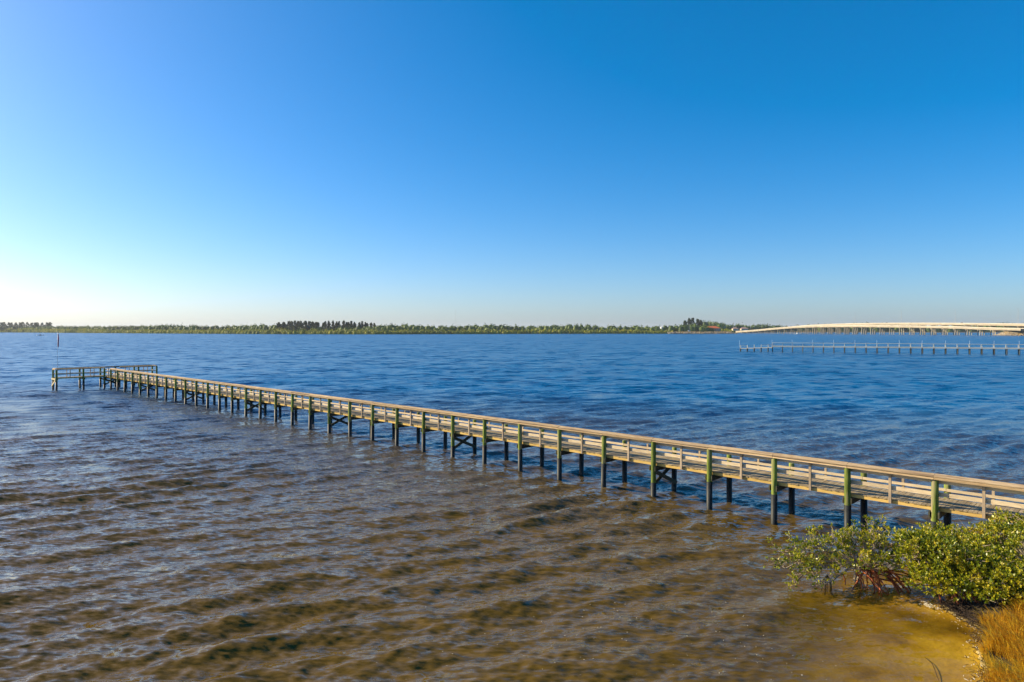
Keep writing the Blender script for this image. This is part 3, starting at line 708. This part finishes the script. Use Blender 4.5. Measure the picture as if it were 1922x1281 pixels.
boat(1497, 1330, 13, R(10), 'long white boat lying under the left part of the bridge', 'cabin_boat', True)

# ------------------------------------------------------------------ distant timber pier on the right
palewood = surf('pale_wood', [(.3, (.56, .52, .42)), (.7, (.76, .72, .60))], (1, 8, 8), 1.5, rand=.1, bump=0)
darkpile = surf('dark_pile', [(.3, (.035, .035, .03)), (.7, (.10, .09, .07))], (5, 5, 1), 2, rand=.3, bump=0)
RA = np.array([170., 228.]); RB = np.array([98.7, 258.]); rl = np.hypot(*(RB-RA)); ru = (RB-RA)/rl; NR = 22; rs = rl/NR
e_ = empty('slender_pier', (RA[0], RA[1], 0), math.atan2(ru[1], ru[0])); tag(e_, 'thin pale dock on paired dark piles crossing the water before the bridge', 'pier')
dpile = MB().tube([(0, 0, -2.4), (0, 0, 1.9)], .16, 8).me('pile', True); dpile.materials.append(darkpile)
dpost = MB().box(-.07, .07, -.07, .07, 1.9, 3.42).me('rail_post'); dpost.materials.append(palewood)
dlamp = MB().tube([(0, 0, 1.9), (0, 0, 4.6)], .03, 6).me('light_pole'); dlamp.materials.append(white_paint)
W2 = 1.5
for n in range(-5, NR+1):
    x = n*rs; dz = 0
    for y in (0, -W2):
        o = link('pile', dpile, None, e_); o.location = (x, y, dz)
        o = link('rail_post', dpost, None, e_); o.location = (x, y, dz)
    MB().box(x-.1, x+.1, -W2-.2, .2, 1.62, 1.84).build('cross_beam', darkpile, e_)
    if n % 2 == 0:
        o = link('light_pole', dlamp, None, e_); o.location = (x+.16, .1, 0)
    if n < NR:
        for y in (.1, -W2-.1):
            MB().box(x+.01, x+rs-.01, y-.11, y+.11, 3.30, 3.44).build('rail', palewood, e_)
        MB().box(x+.01, x+rs-.01, .12, .17, 1.80, 2.28).build('deck_fascia', palewood, e_)
        MB().box(x+.01, x+rs-.01, -W2-.17, -W2-.12, 1.80, 2.28).build('deck_fascia', palewood, e_)
        MB().box(x+.01, x+rs-.01, -W2-.11, .11, 2.05, 2.15).build('deck', palewood, e_)
x0 = NR*rs
for i in range(5):                                    # stepped-down landing at its end
    x = x0+1.6+i*2.5; zd = 1.7-.12*i
    for y in (.6, -W2-.6):
        o = link('pile', dpile, None, e_); o.location = (x, y, zd-2.0)
        o = link('rail_post', dpost, None, e_); o.location = (x, y, zd-2.05); o.scale.z = .93
    MB().box(x-2.5 if i else x-1.6, x-.02, -W2-.7, .7, zd-.28, zd).build('deck', palewood, e_)
    if i not in (2, 3): MB().box(x-2.4, x, .55, .65, zd+.85, zd+.97).build('rail', palewood, e_)
o = link('light_pole', dlamp, None, e_); o.location = (x0+11.8, .6, -.3)

# ------------------------------------------------------------------ mangroves by the shore
mang_leaf = leafmat('mangrove_leaf', [(0, (.04, .085, .006)), (.3, (.15, .20, .010)), (.55, (.33, .34, .014)), (.8, (.50, .42, .018)), (1, (.56, .40, .04))], 1.5, rough=.35, trans=.3, spec=.5)
mang_bark = surf('mangrove_bark', [(.3, (.22, .16, .10)), (.6, (.46, .38, .27)), (.8, (.60, .53, .43))], (6, 6, 6), 2, rand=.15, bump=.3)
root_red = surf('mangrove_root', [(.3, (.16, .045, .018)), (.6, (.46, .13, .045)), (.8, (.56, .24, .11))], (5, 5, 5), 2, rand=.35, bump=.3)
class Bush:
    def __init__(s, seed): s.r = random.Random(seed); s.mb = MB(); s.tips = []
    def limb(s, a, b, r0, r1, bow=.15, n=5):
        a = Vector(a); b = Vector(b); L_ = (b-a).length; side = Vector((s.r.gauss(0, 1), s.r.gauss(0, 1), s.r.gauss(.3, .6)))*bow*L_*.5
        pts = []
        for i in range(n+1):
            t = i/n; p = a.lerp(b, t)+side*math.sin(t*math.pi)+Vector((s.r.gauss(0, 1), s.r.gauss(0, 1), s.r.gauss(0, 1)))*(.025*L_ if 0 < i < n else 0)
            pts.append(p)
        s.mb.tube(pts, [r0+(r1-r0)*i/n for i in range(n+1)], 5, False)
        return pts
    def grow(s, p, d, ln, rad_, lev):
        d = d.normalized(); q = p+d*ln
        pts = s.limb(p, q, rad_, rad_*.6, .25, 3 if lev < 2 else 2)
        if lev >= 3: s.tips.append((q, d)); return
        for k in range(s.r.choice((2, 3, 3))):
            nd = (d+Vector((s.r.gauss(0, .75), s.r.gauss(0, .75), s.r.gauss(.22, .5)))).normalized()
            s.grow(pts[-1] if k < 2 else pts[-2], nd, ln*s.r.uniform(.55, .85), rad_*.6, lev+1)
def leaves(tips, seed, per=(6, 9), ln=(.075, .125)):
    r = np.random.RandomState(seed); V = []; n = 0
    P_ = np.array([t[0] for t in tips], float); D_ = np.array([t[1] for t in tips], float)
    cnt = r.randint(per[0], per[1]+1, len(P_)); I = np.repeat(np.arange(len(P_)), cnt); m = len(I)
    ax = D_[I]; ax = ax/np.linalg.norm(ax, axis=1)[:, None]
    rv = r.normal(size=(m, 3)); rv -= (rv*ax).sum(1)[:, None]*ax; rv /= np.linalg.norm(rv, axis=1)[:, None]
    t = r.uniform(.25, 1.15, m)[:, None]; ld = ax*np.cos(t)+rv*np.sin(t)
    ld[:, 2] += .12; ld /= np.linalg.norm(ld, axis=1)[:, None]
    sd = np.cross(ld, ax+r.normal(0, .3, (m, 3))); sd /= np.linalg.norm(sd, axis=1)[:, None]+1e-9
    nn = np.cross(sd, ld); l = r.uniform(*ln, m)[:, None]; w_ = l*r.uniform(.22, .30, m)[:, None]
    b0 = P_[I]+ax*r.uniform(-.05, .03, m)[:, None]+ld*.01
    q = np.stack([b0, b0+ld*l*.5+sd*w_+nn*w_*.25, b0+ld*l, b0+ld*l*.5-sd*w_+nn*w_*.25], 1)
    return q.reshape(-1, 3), np.arange(m*4).reshape(-1, 4)
def prop_roots(root, base, spots, rnd_, top=(.45, .8), rad_=(.016, .03)):
    """each stilt root arches from the trunk down into the mud"""
    bx_, by_ = base
    for (tx, ty) in spots:
        z0_ = rnd_.uniform(*top); a = Vector((bx_+rnd_.gauss(0, .08), by_+rnd_.gauss(0, .08), z0_)); e = Vector((tx, ty, -.25)); r_ = rnd_.uniform(*rad_)
        pts = []; wob_ = (rnd_.gauss(0, .16), rnd_.gauss(0, .12)); e.x += rnd_.gauss(0, .12); e.y += rnd_.gauss(0, .12)
        for i in range(8):
            t = i/7; p = a.lerp(e, t); p.z = z0_+(e.z-z0_)*t**1.9+.10*math.sin(t*math.pi); pts.append(p+Vector((rnd_.gauss(0, .04)+wob_[0]*math.sin(t*math.pi), rnd_.gauss(0, .03)+wob_[1]*math.sin(t*math.pi), rnd_.gauss(0, .02) if 0 < i < 7 else 0)))
        MB().tube(pts, [r_*(1.1-.25*i/7) for i in range(8)], 6).build('prop_root', root_red, root, True)

# sparse, half-bare bush spreading out over the water
bx0, by0 = gp(1612, 22.4), 22.4
e1 = empty('mangrove_bush', (bx0, by0, 0)); tag(e1, 'sparse half-bare mangrove bush with grey twigs and red stilt roots in the water', 'mangrove')
B1 = Bush(11); hub = Vector((0, 0, .62))
B1.limb((.1, 0, -.2), hub, .09, .075, .05); B1.limb((-.05, .1, -.2), (-.08, .1, .7), .06, .05, .05)
tg = [(-2.75, -.3, .85), (-2.3, .4, 1.15), (-2.5, -.7, .45), (-1.9, .9, 1.4), (-1.75, -.6, 1.05), (-1.2, .2, 1.55), (-.9, 1.0, 1.65), (-.9, -.8, 1.15), (-.4, .3, 1.7), (-.1, -.7, 1.25), (.15, .9, 1.8),
      (.5, .1, 1.65), (.9, .8, 1.95), (1.1, .3, 1.85), (1.25, .9, 1.95), (.8, -.6, 1.0), (1.3, -.2, .9), (-1.5, -.9, .5), (-2.1, .1, .7)]
for q_ in tg:
    t_ = Vector(q_)*.92; t_.z = q_[2]*.70
    pts = B1.limb(hub, t_, .045, .02, .22, 6)
    for k, p_ in enumerate(pts[2:]):
        for _ in range(2 if k > 1 else 1):
            dd = (t_-hub).normalized()+Vector((B1.r.gauss(0, .7), B1.r.gauss(0, .7), B1.r.gauss(.45, .4)))
            B1.grow(p_, dd, B1.r.uniform(.18, .30), .015, 0 if B1.r.random() < .35 else 1)
B1.mb.build('branches', mang_bark, e1, True)
keep_ = [t for t in B1.tips if t[0].z > .12 and (B1.r.random() < (.97 if (t[0].x < -1.6 or t[0].z > 1.2) else .7))]
v, f = leaves(keep_, 5, (5, 8), (.055, .095)); link('foliage', mesh_np('foliage', v, f), mang_leaf, e1)
rr_ = random.Random(8)
spots = [(1.35, -.25), (1.05, -.6), (1.6, -.45), (.35, -.35), (.6, -.85), (-.1, -.6), (1.45, -.8), (1.7, -.7), (.85, -.3), (-.55, -.45), (-.35, -.7), (.05, -.75), (.2, -.55), (.4, -.7), (.55, -.55), (.75, -.65), (.95, -.45), (1.15, -.35), (1.3, -.5), (.7, -.2), (1.0, .1), (-.3, .4), (.4, .5), (1.5, -.15), (.25, -.85), (1.25, -.7), (.9, -.85)]
prop_roots(e1, (.05, 0), spots, rr_)
for a_, b2 in (((.1, -.1, .5), (1.75, -.55, .28)), ((.3, -.2, .42), (2.0, -.75, .2)), ((.5, 0, .36), (1.9, -.3, .34)), ((.2, -.2, .3), (1.7, -.8, .12))):
    q_ = Bush(int(a_[0]*90)); q_.limb(a_, b2, .03, .02, .12); q_.mb.build('prop_root', root_red, e1, True)
# small black root cluster left of it
for k in range(9):
    x_ = -1.25+rr_.gauss(0, .16); y_ = -.35+rr_.gauss(0, .12)
    MB().tube([(-1.2, -.35, .42), ((x_-1.2)/2, (y_-.35)/2, .22), (x_, y_, -.2)] if False else [(-1.2, -.35, .42), (-1.2+(x_+1.2)*.7, -.35+(y_+.35)*.7, .2), (x_, y_, -.2)], [.018, .015, .012], 5).build('prop_root', wood_dark, e1, True)

def dense(nm, base, lobes, n_tip, label, seed, spots):
    e_ = empty(nm, (base[0], base[1], 0)); tag(e_, label, 'mangrove')
    B = Bush(seed); r = np.random.RandomState(seed); tips = []
    hub = Vector((0, 0, .75)); B.limb((0, 0, -.2), hub, .10, .08, .05)
    tot = sum(l[3]*l[4] for l in lobes)
    for (cx, cy, cz, rx, rz) in lobes:
        c = Vector((cx-base[0], cy-base[1], cz)); B.limb(hub, c, .07, .045, .2)
        n = int(1.4*n_tip*rx*rz/tot); u = r.normal(size=(n, 3)); u /= np.linalg.norm(u, axis=1)[:, None]; u[:, 2] = np.where(u[:, 2] < -.35, -u[:, 2], u[:, 2])
        k = (1-.38*r.rand(n)**1.4)*(1+.16*np.sin(u[:, 0]*6+cx*3)*np.sin(u[:, 1]*5+2)+.14*np.sin(u[:, 2]*7+cy)+.08*r.normal(size=n))
        p = np.stack([c.x+u[:, 0]*rx*k, c.y+u[:, 1]*rx*k*.95, c.z+u[:, 2]*rz*k], 1)
        clump = wob(p[:, 0]*1.0+cx, p[:, 2]*1.0+p[:, 1], 3.2, seed)          # gaps between leafy sprays
        ok = (clump > -.45) & (p[:, 2] > .18)
        for i in np.nonzero(ok)[0]:
            d_ = Vector(u[i])+Vector((0, 0, .55)); tips.append((Vector(p[i]), d_.normalized()))
        for i in range(5, n, 60):                       # dead twigs poking out
            q0 = Vector(p[i]); q1 = q0+(Vector(u[i])+Vector((r.normal(0, .5), r.normal(0, .5), .3))).normalized()*r.uniform(.12, .3)
            B.limb(q0-(q1-q0)*.8, q1, .008, .003, .2, 2)
        for i in range(0, n, 14):
            B.limb(c+Vector((r.normal(0, .12), r.normal(0, .12), r.normal(0, .1))), Vector(p[i]), .018, .006, .25, 3)
    B.mb.build('branches', mang_bark, e_, True)
    v, f = leaves(tips, seed, (5, 9), (.055, .115)); link('foliage', mesh_np('foliage', v, f), mang_leaf, e_)
    prop_roots(e_, (0, 0), spots, random.Random(seed), (.5, .9), (.018, .034))
dense('mangrove_tree', (13.7, 21.4), [(13.9, 21.3, .95, 1.35, .92), (12.85, 21.7, 1.2, .72, .62), (12.9, 20.9, .6, .7, .42), (14.4, 20.6, .85, 1.0, .75), (13.6, 22.2, 1.15, .9, .7), (13.4, 20.5, .55, .65, .4)], 3000,
      'dense yellow-green mangrove with glossy leaves at the water edge below the pier', 31,
      [(12.9-13.7+k*.13, -1.0+.2*math.sin(k*2.1)) for k in range(9)]+[(.3+.2*k, -1.2+.12*math.sin(k*3)) for k in range(5)])
dense('mangrove_tree', (15.3, 20.5), [(14.9, 20.0, .85, 1.0, .68), (16.0, 20.5, 1.05, 1.3, 1.0), (14.2, 20.0, .55, .6, .38), (15.1, 19.6, .6, .8, .5)], 2300,
      'green mangrove in the lower right corner above the dry grass', 47, [(-1.0+.16*k, -.75-.15*math.sin(k*1.7)) for k in range(12)])
dense('mangrove_tree', (16.7, 23.0), [(16.3, 22.3, 1.2, 1.15, .88), (17.3, 22.5, 1.35, 1.2, .95), (15.4, 22.6, 1.2, .9, .6), (18.3, 22.2, 1.2, 1.2, 1.1)], 1900,
      'mangrove crown at the right edge growing up against the pier deck', 53, [(-1+.3*k, -.7) for k in range(6)])

# ------------------------------------------------------------------ dry grass, wrack, foam and a stick on the near shore
gr = np.random.RandomState(17)
n = 60000; gxp = gr.uniform(9.5, 18, n); gyp = gr.uniform(12.5, 20.6, n)
hh_, dd_ = ground_h(gxp, gyp); cl = wob(gxp, gyp, 2.6, 23)
ok = (dd_ > .16+.14*cl) & (cl > -.75) & (gyp < 19.25+.3*cl)
gxp, gyp, hh_, cl = gxp[ok], gyp[ok], hh_[ok], cl[ok]; n = len(gxp)
ln = gr.uniform(.25, .62, n)*(1+.25*cl); la = 2.6+1.2*wob(gxp, gyp, 1.1, 29)+gr.normal(0, .8, n); lean = gr.uniform(.25, .95, n)
ca, sa = np.cos(la), np.sin(la); wd = gr.uniform(.005, .011, n)
b0 = np.stack([gxp, gyp, hh_-.02], 1); dv = np.stack([ca, sa, 0*ca], 1); sv = np.stack([-sa, ca, 0*ca], 1); up = np.array([0, 0, 1.])
m1_ = b0+dv*(ln*lean*.35)[:, None]+up*(ln*.6)[:, None]; t1_ = b0+dv*(ln*lean)[:, None]+up*(ln*(1-.35*lean))[:, None]
q = np.stack([b0-sv*wd[:, None], b0+sv*wd[:, None], m1_+sv*(wd*.8)[:, None], m1_-sv*(wd*.8)[:, None], t1_+sv*(wd*.2)[:, None], t1_-sv*(wd*.2)[:, None]], 1).reshape(-1, 3)
k6 = np.arange(n)[:, None]*6
F = np.concatenate([k6+np.array([[0, 1, 2, 3]]), k6+np.array([[3, 2, 4, 5]])])
grass_m = leafmat('dry_grass', [(0, (.30, .13, .008)), (.3, (.60, .30, .014)), (.6, (.76, .46, .022)), (.85, (.70, .54, .05)), (1, (.40, .42, .05))], .8, rough=.6, trans=.3, spec=.25)
tag(link('dry_grass', mesh_np('dry_grass', q, F), grass_m), 'golden orange dry grass on the bank in the bottom right corner', 'grass', kind='stuff')
# dark wrack and dead twigs along the waterline
wr = MB(); r3 = random.Random(12); lp = [(12.9, 20.6), (12.95, 19.8), (13.0, 18.9), (12.45, 18.2), (12.0, 17.4), (11.25, 16.4), (10.4, 15.2)]
def on_line(t):
    t *= len(lp)-1; i = min(int(t), len(lp)-2); u = t-i; return lp[i][0]+(lp[i+1][0]-lp[i][0])*u, lp[i][1]+(lp[i+1][1]-lp[i][1])*u
for k in range(1500):
    x, y = on_line(r3.random()**1.5); x += r3.gauss(.18, .16)+.2*(r3.random() < .3); y += r3.gauss(0, .15)
    h0 = float(ground_h(np.array([x]), np.array([y]))[0][0]); z = max(h0, 0)+r3.uniform(.0, .06); a = r3.uniform(0, 6.28); l_ = r3.uniform(.04, .22)
    wr.tube([(x, y, z), (x+l_*math.cos(a), y+l_*math.sin(a), z+r3.uniform(-.02, .10))], [r3.uniform(.004, .012), .003], 4, False)
wrack_m = surf('wrack', [(.3, (.012, .009, .007)), (.7, (.07, .045, .03))], nscale=8, rand=0, bump=0)
tag(wr.build('wrack', wrack_m), 'dark wrack of dead twigs along the waterline below the mangroves', 'wrack', kind='stuff')
fo = MB(); foam_m = surf('foam', [(.3, (.48, .42, .28)), (.7, (.74, .68, .54))], nscale=20, rand=0, bump=0, rough=.7)
def fleck(x, y, z, s, el_, a):
    k_ = 6; n_ = len(fo.v); c_, s_ = math.cos(a), math.sin(a)
    for i in range(k_):
        t = 6.283*i/k_; rr = s*r3.uniform(.55, 1.2); u, w_ = rr*el_*math.cos(t), rr*math.sin(t); fo.v.append((x+c_*u-s_*w_, y+s_*u+c_*w_, z))
    fo.v.append((x, y, z+s*.35)); fo.f += [(n_+i, n_+(i+1) % k_, n_+k_) for i in range(k_)]
for k in range(170):
    t = r3.random(); x, y = on_line(t); off = abs(r3.gauss(0, .28)); x2, y2 = on_line(min(1, t+.02)); a = math.atan2(y2-y, x2-x)
    x -= off*.9-.08; y -= off*.15
    fleck(x, y, .022, r3.uniform(.004, .013)*(1 if off > .25 else 1.3), r3.uniform(1.5, 6), a+r3.gauss(0, .4))
for k in range(60): fleck(12.62+r3.gauss(0, .10), 20.6+r3.gauss(0, .14), .03, r3.uniform(.01, .03), 1.5, r3.uniform(0, 3))
for k in range(170):
    d = r3.uniform(15.4, 21); px = r3.gauss(1250, 330); x = gp(px, d)
    if float(shore_dist(np.array([x]), np.array([d]))[0]) > -.6: continue
    fleck(x, d, float(waves(np.array([x]), np.array([d]), np.array([.08]))[0])*.8+.015, r3.uniform(.006, .016), 1.3, r3.uniform(0, 3))
tag(fo.build('foam_flecks', foam_m), 'white foam flecks along the sandy water edge and on the near water', 'foam', kind='stuff')
st = MB().tube([(10.62, 17.5, -.06), (10.58, 17.15, -.045), (10.46, 16.85, -.035), (10.3, 16.5, -.035), (10.18, 16.2, -.05)], [.004, .008, .009, .008, .004], 7).build('driftwood_stick', surf('driftwood', [(.3, (.03, .018, .01)), (.7, (.10, .06, .03))], nscale=6, rand=0), None, True)
tag(st, 'thin dark curved stick lying in the shallow water near the grass', 'stick')

# ------------------------------------------------------------------ thin summer haze over the lagoon
hz = MB().box(-15000, 15000, -15000, 15000, -3.6, 120).build('haze', None)
m, t, N = newmat('haze'); pv = N('ShaderNodeVolumePrincipled'); pv.inputs['Color'].default_value = (.80, .88, 1, 1); pv.inputs['Density'].default_value = .00005; pv.inputs['Anisotropy'].default_value = .2
o = N('ShaderNodeOutputMaterial'); t.links.new(pv.outputs[0], o.inputs['Volume']); hz.data.materials.append(m)
tag(hz, kind='stuff')
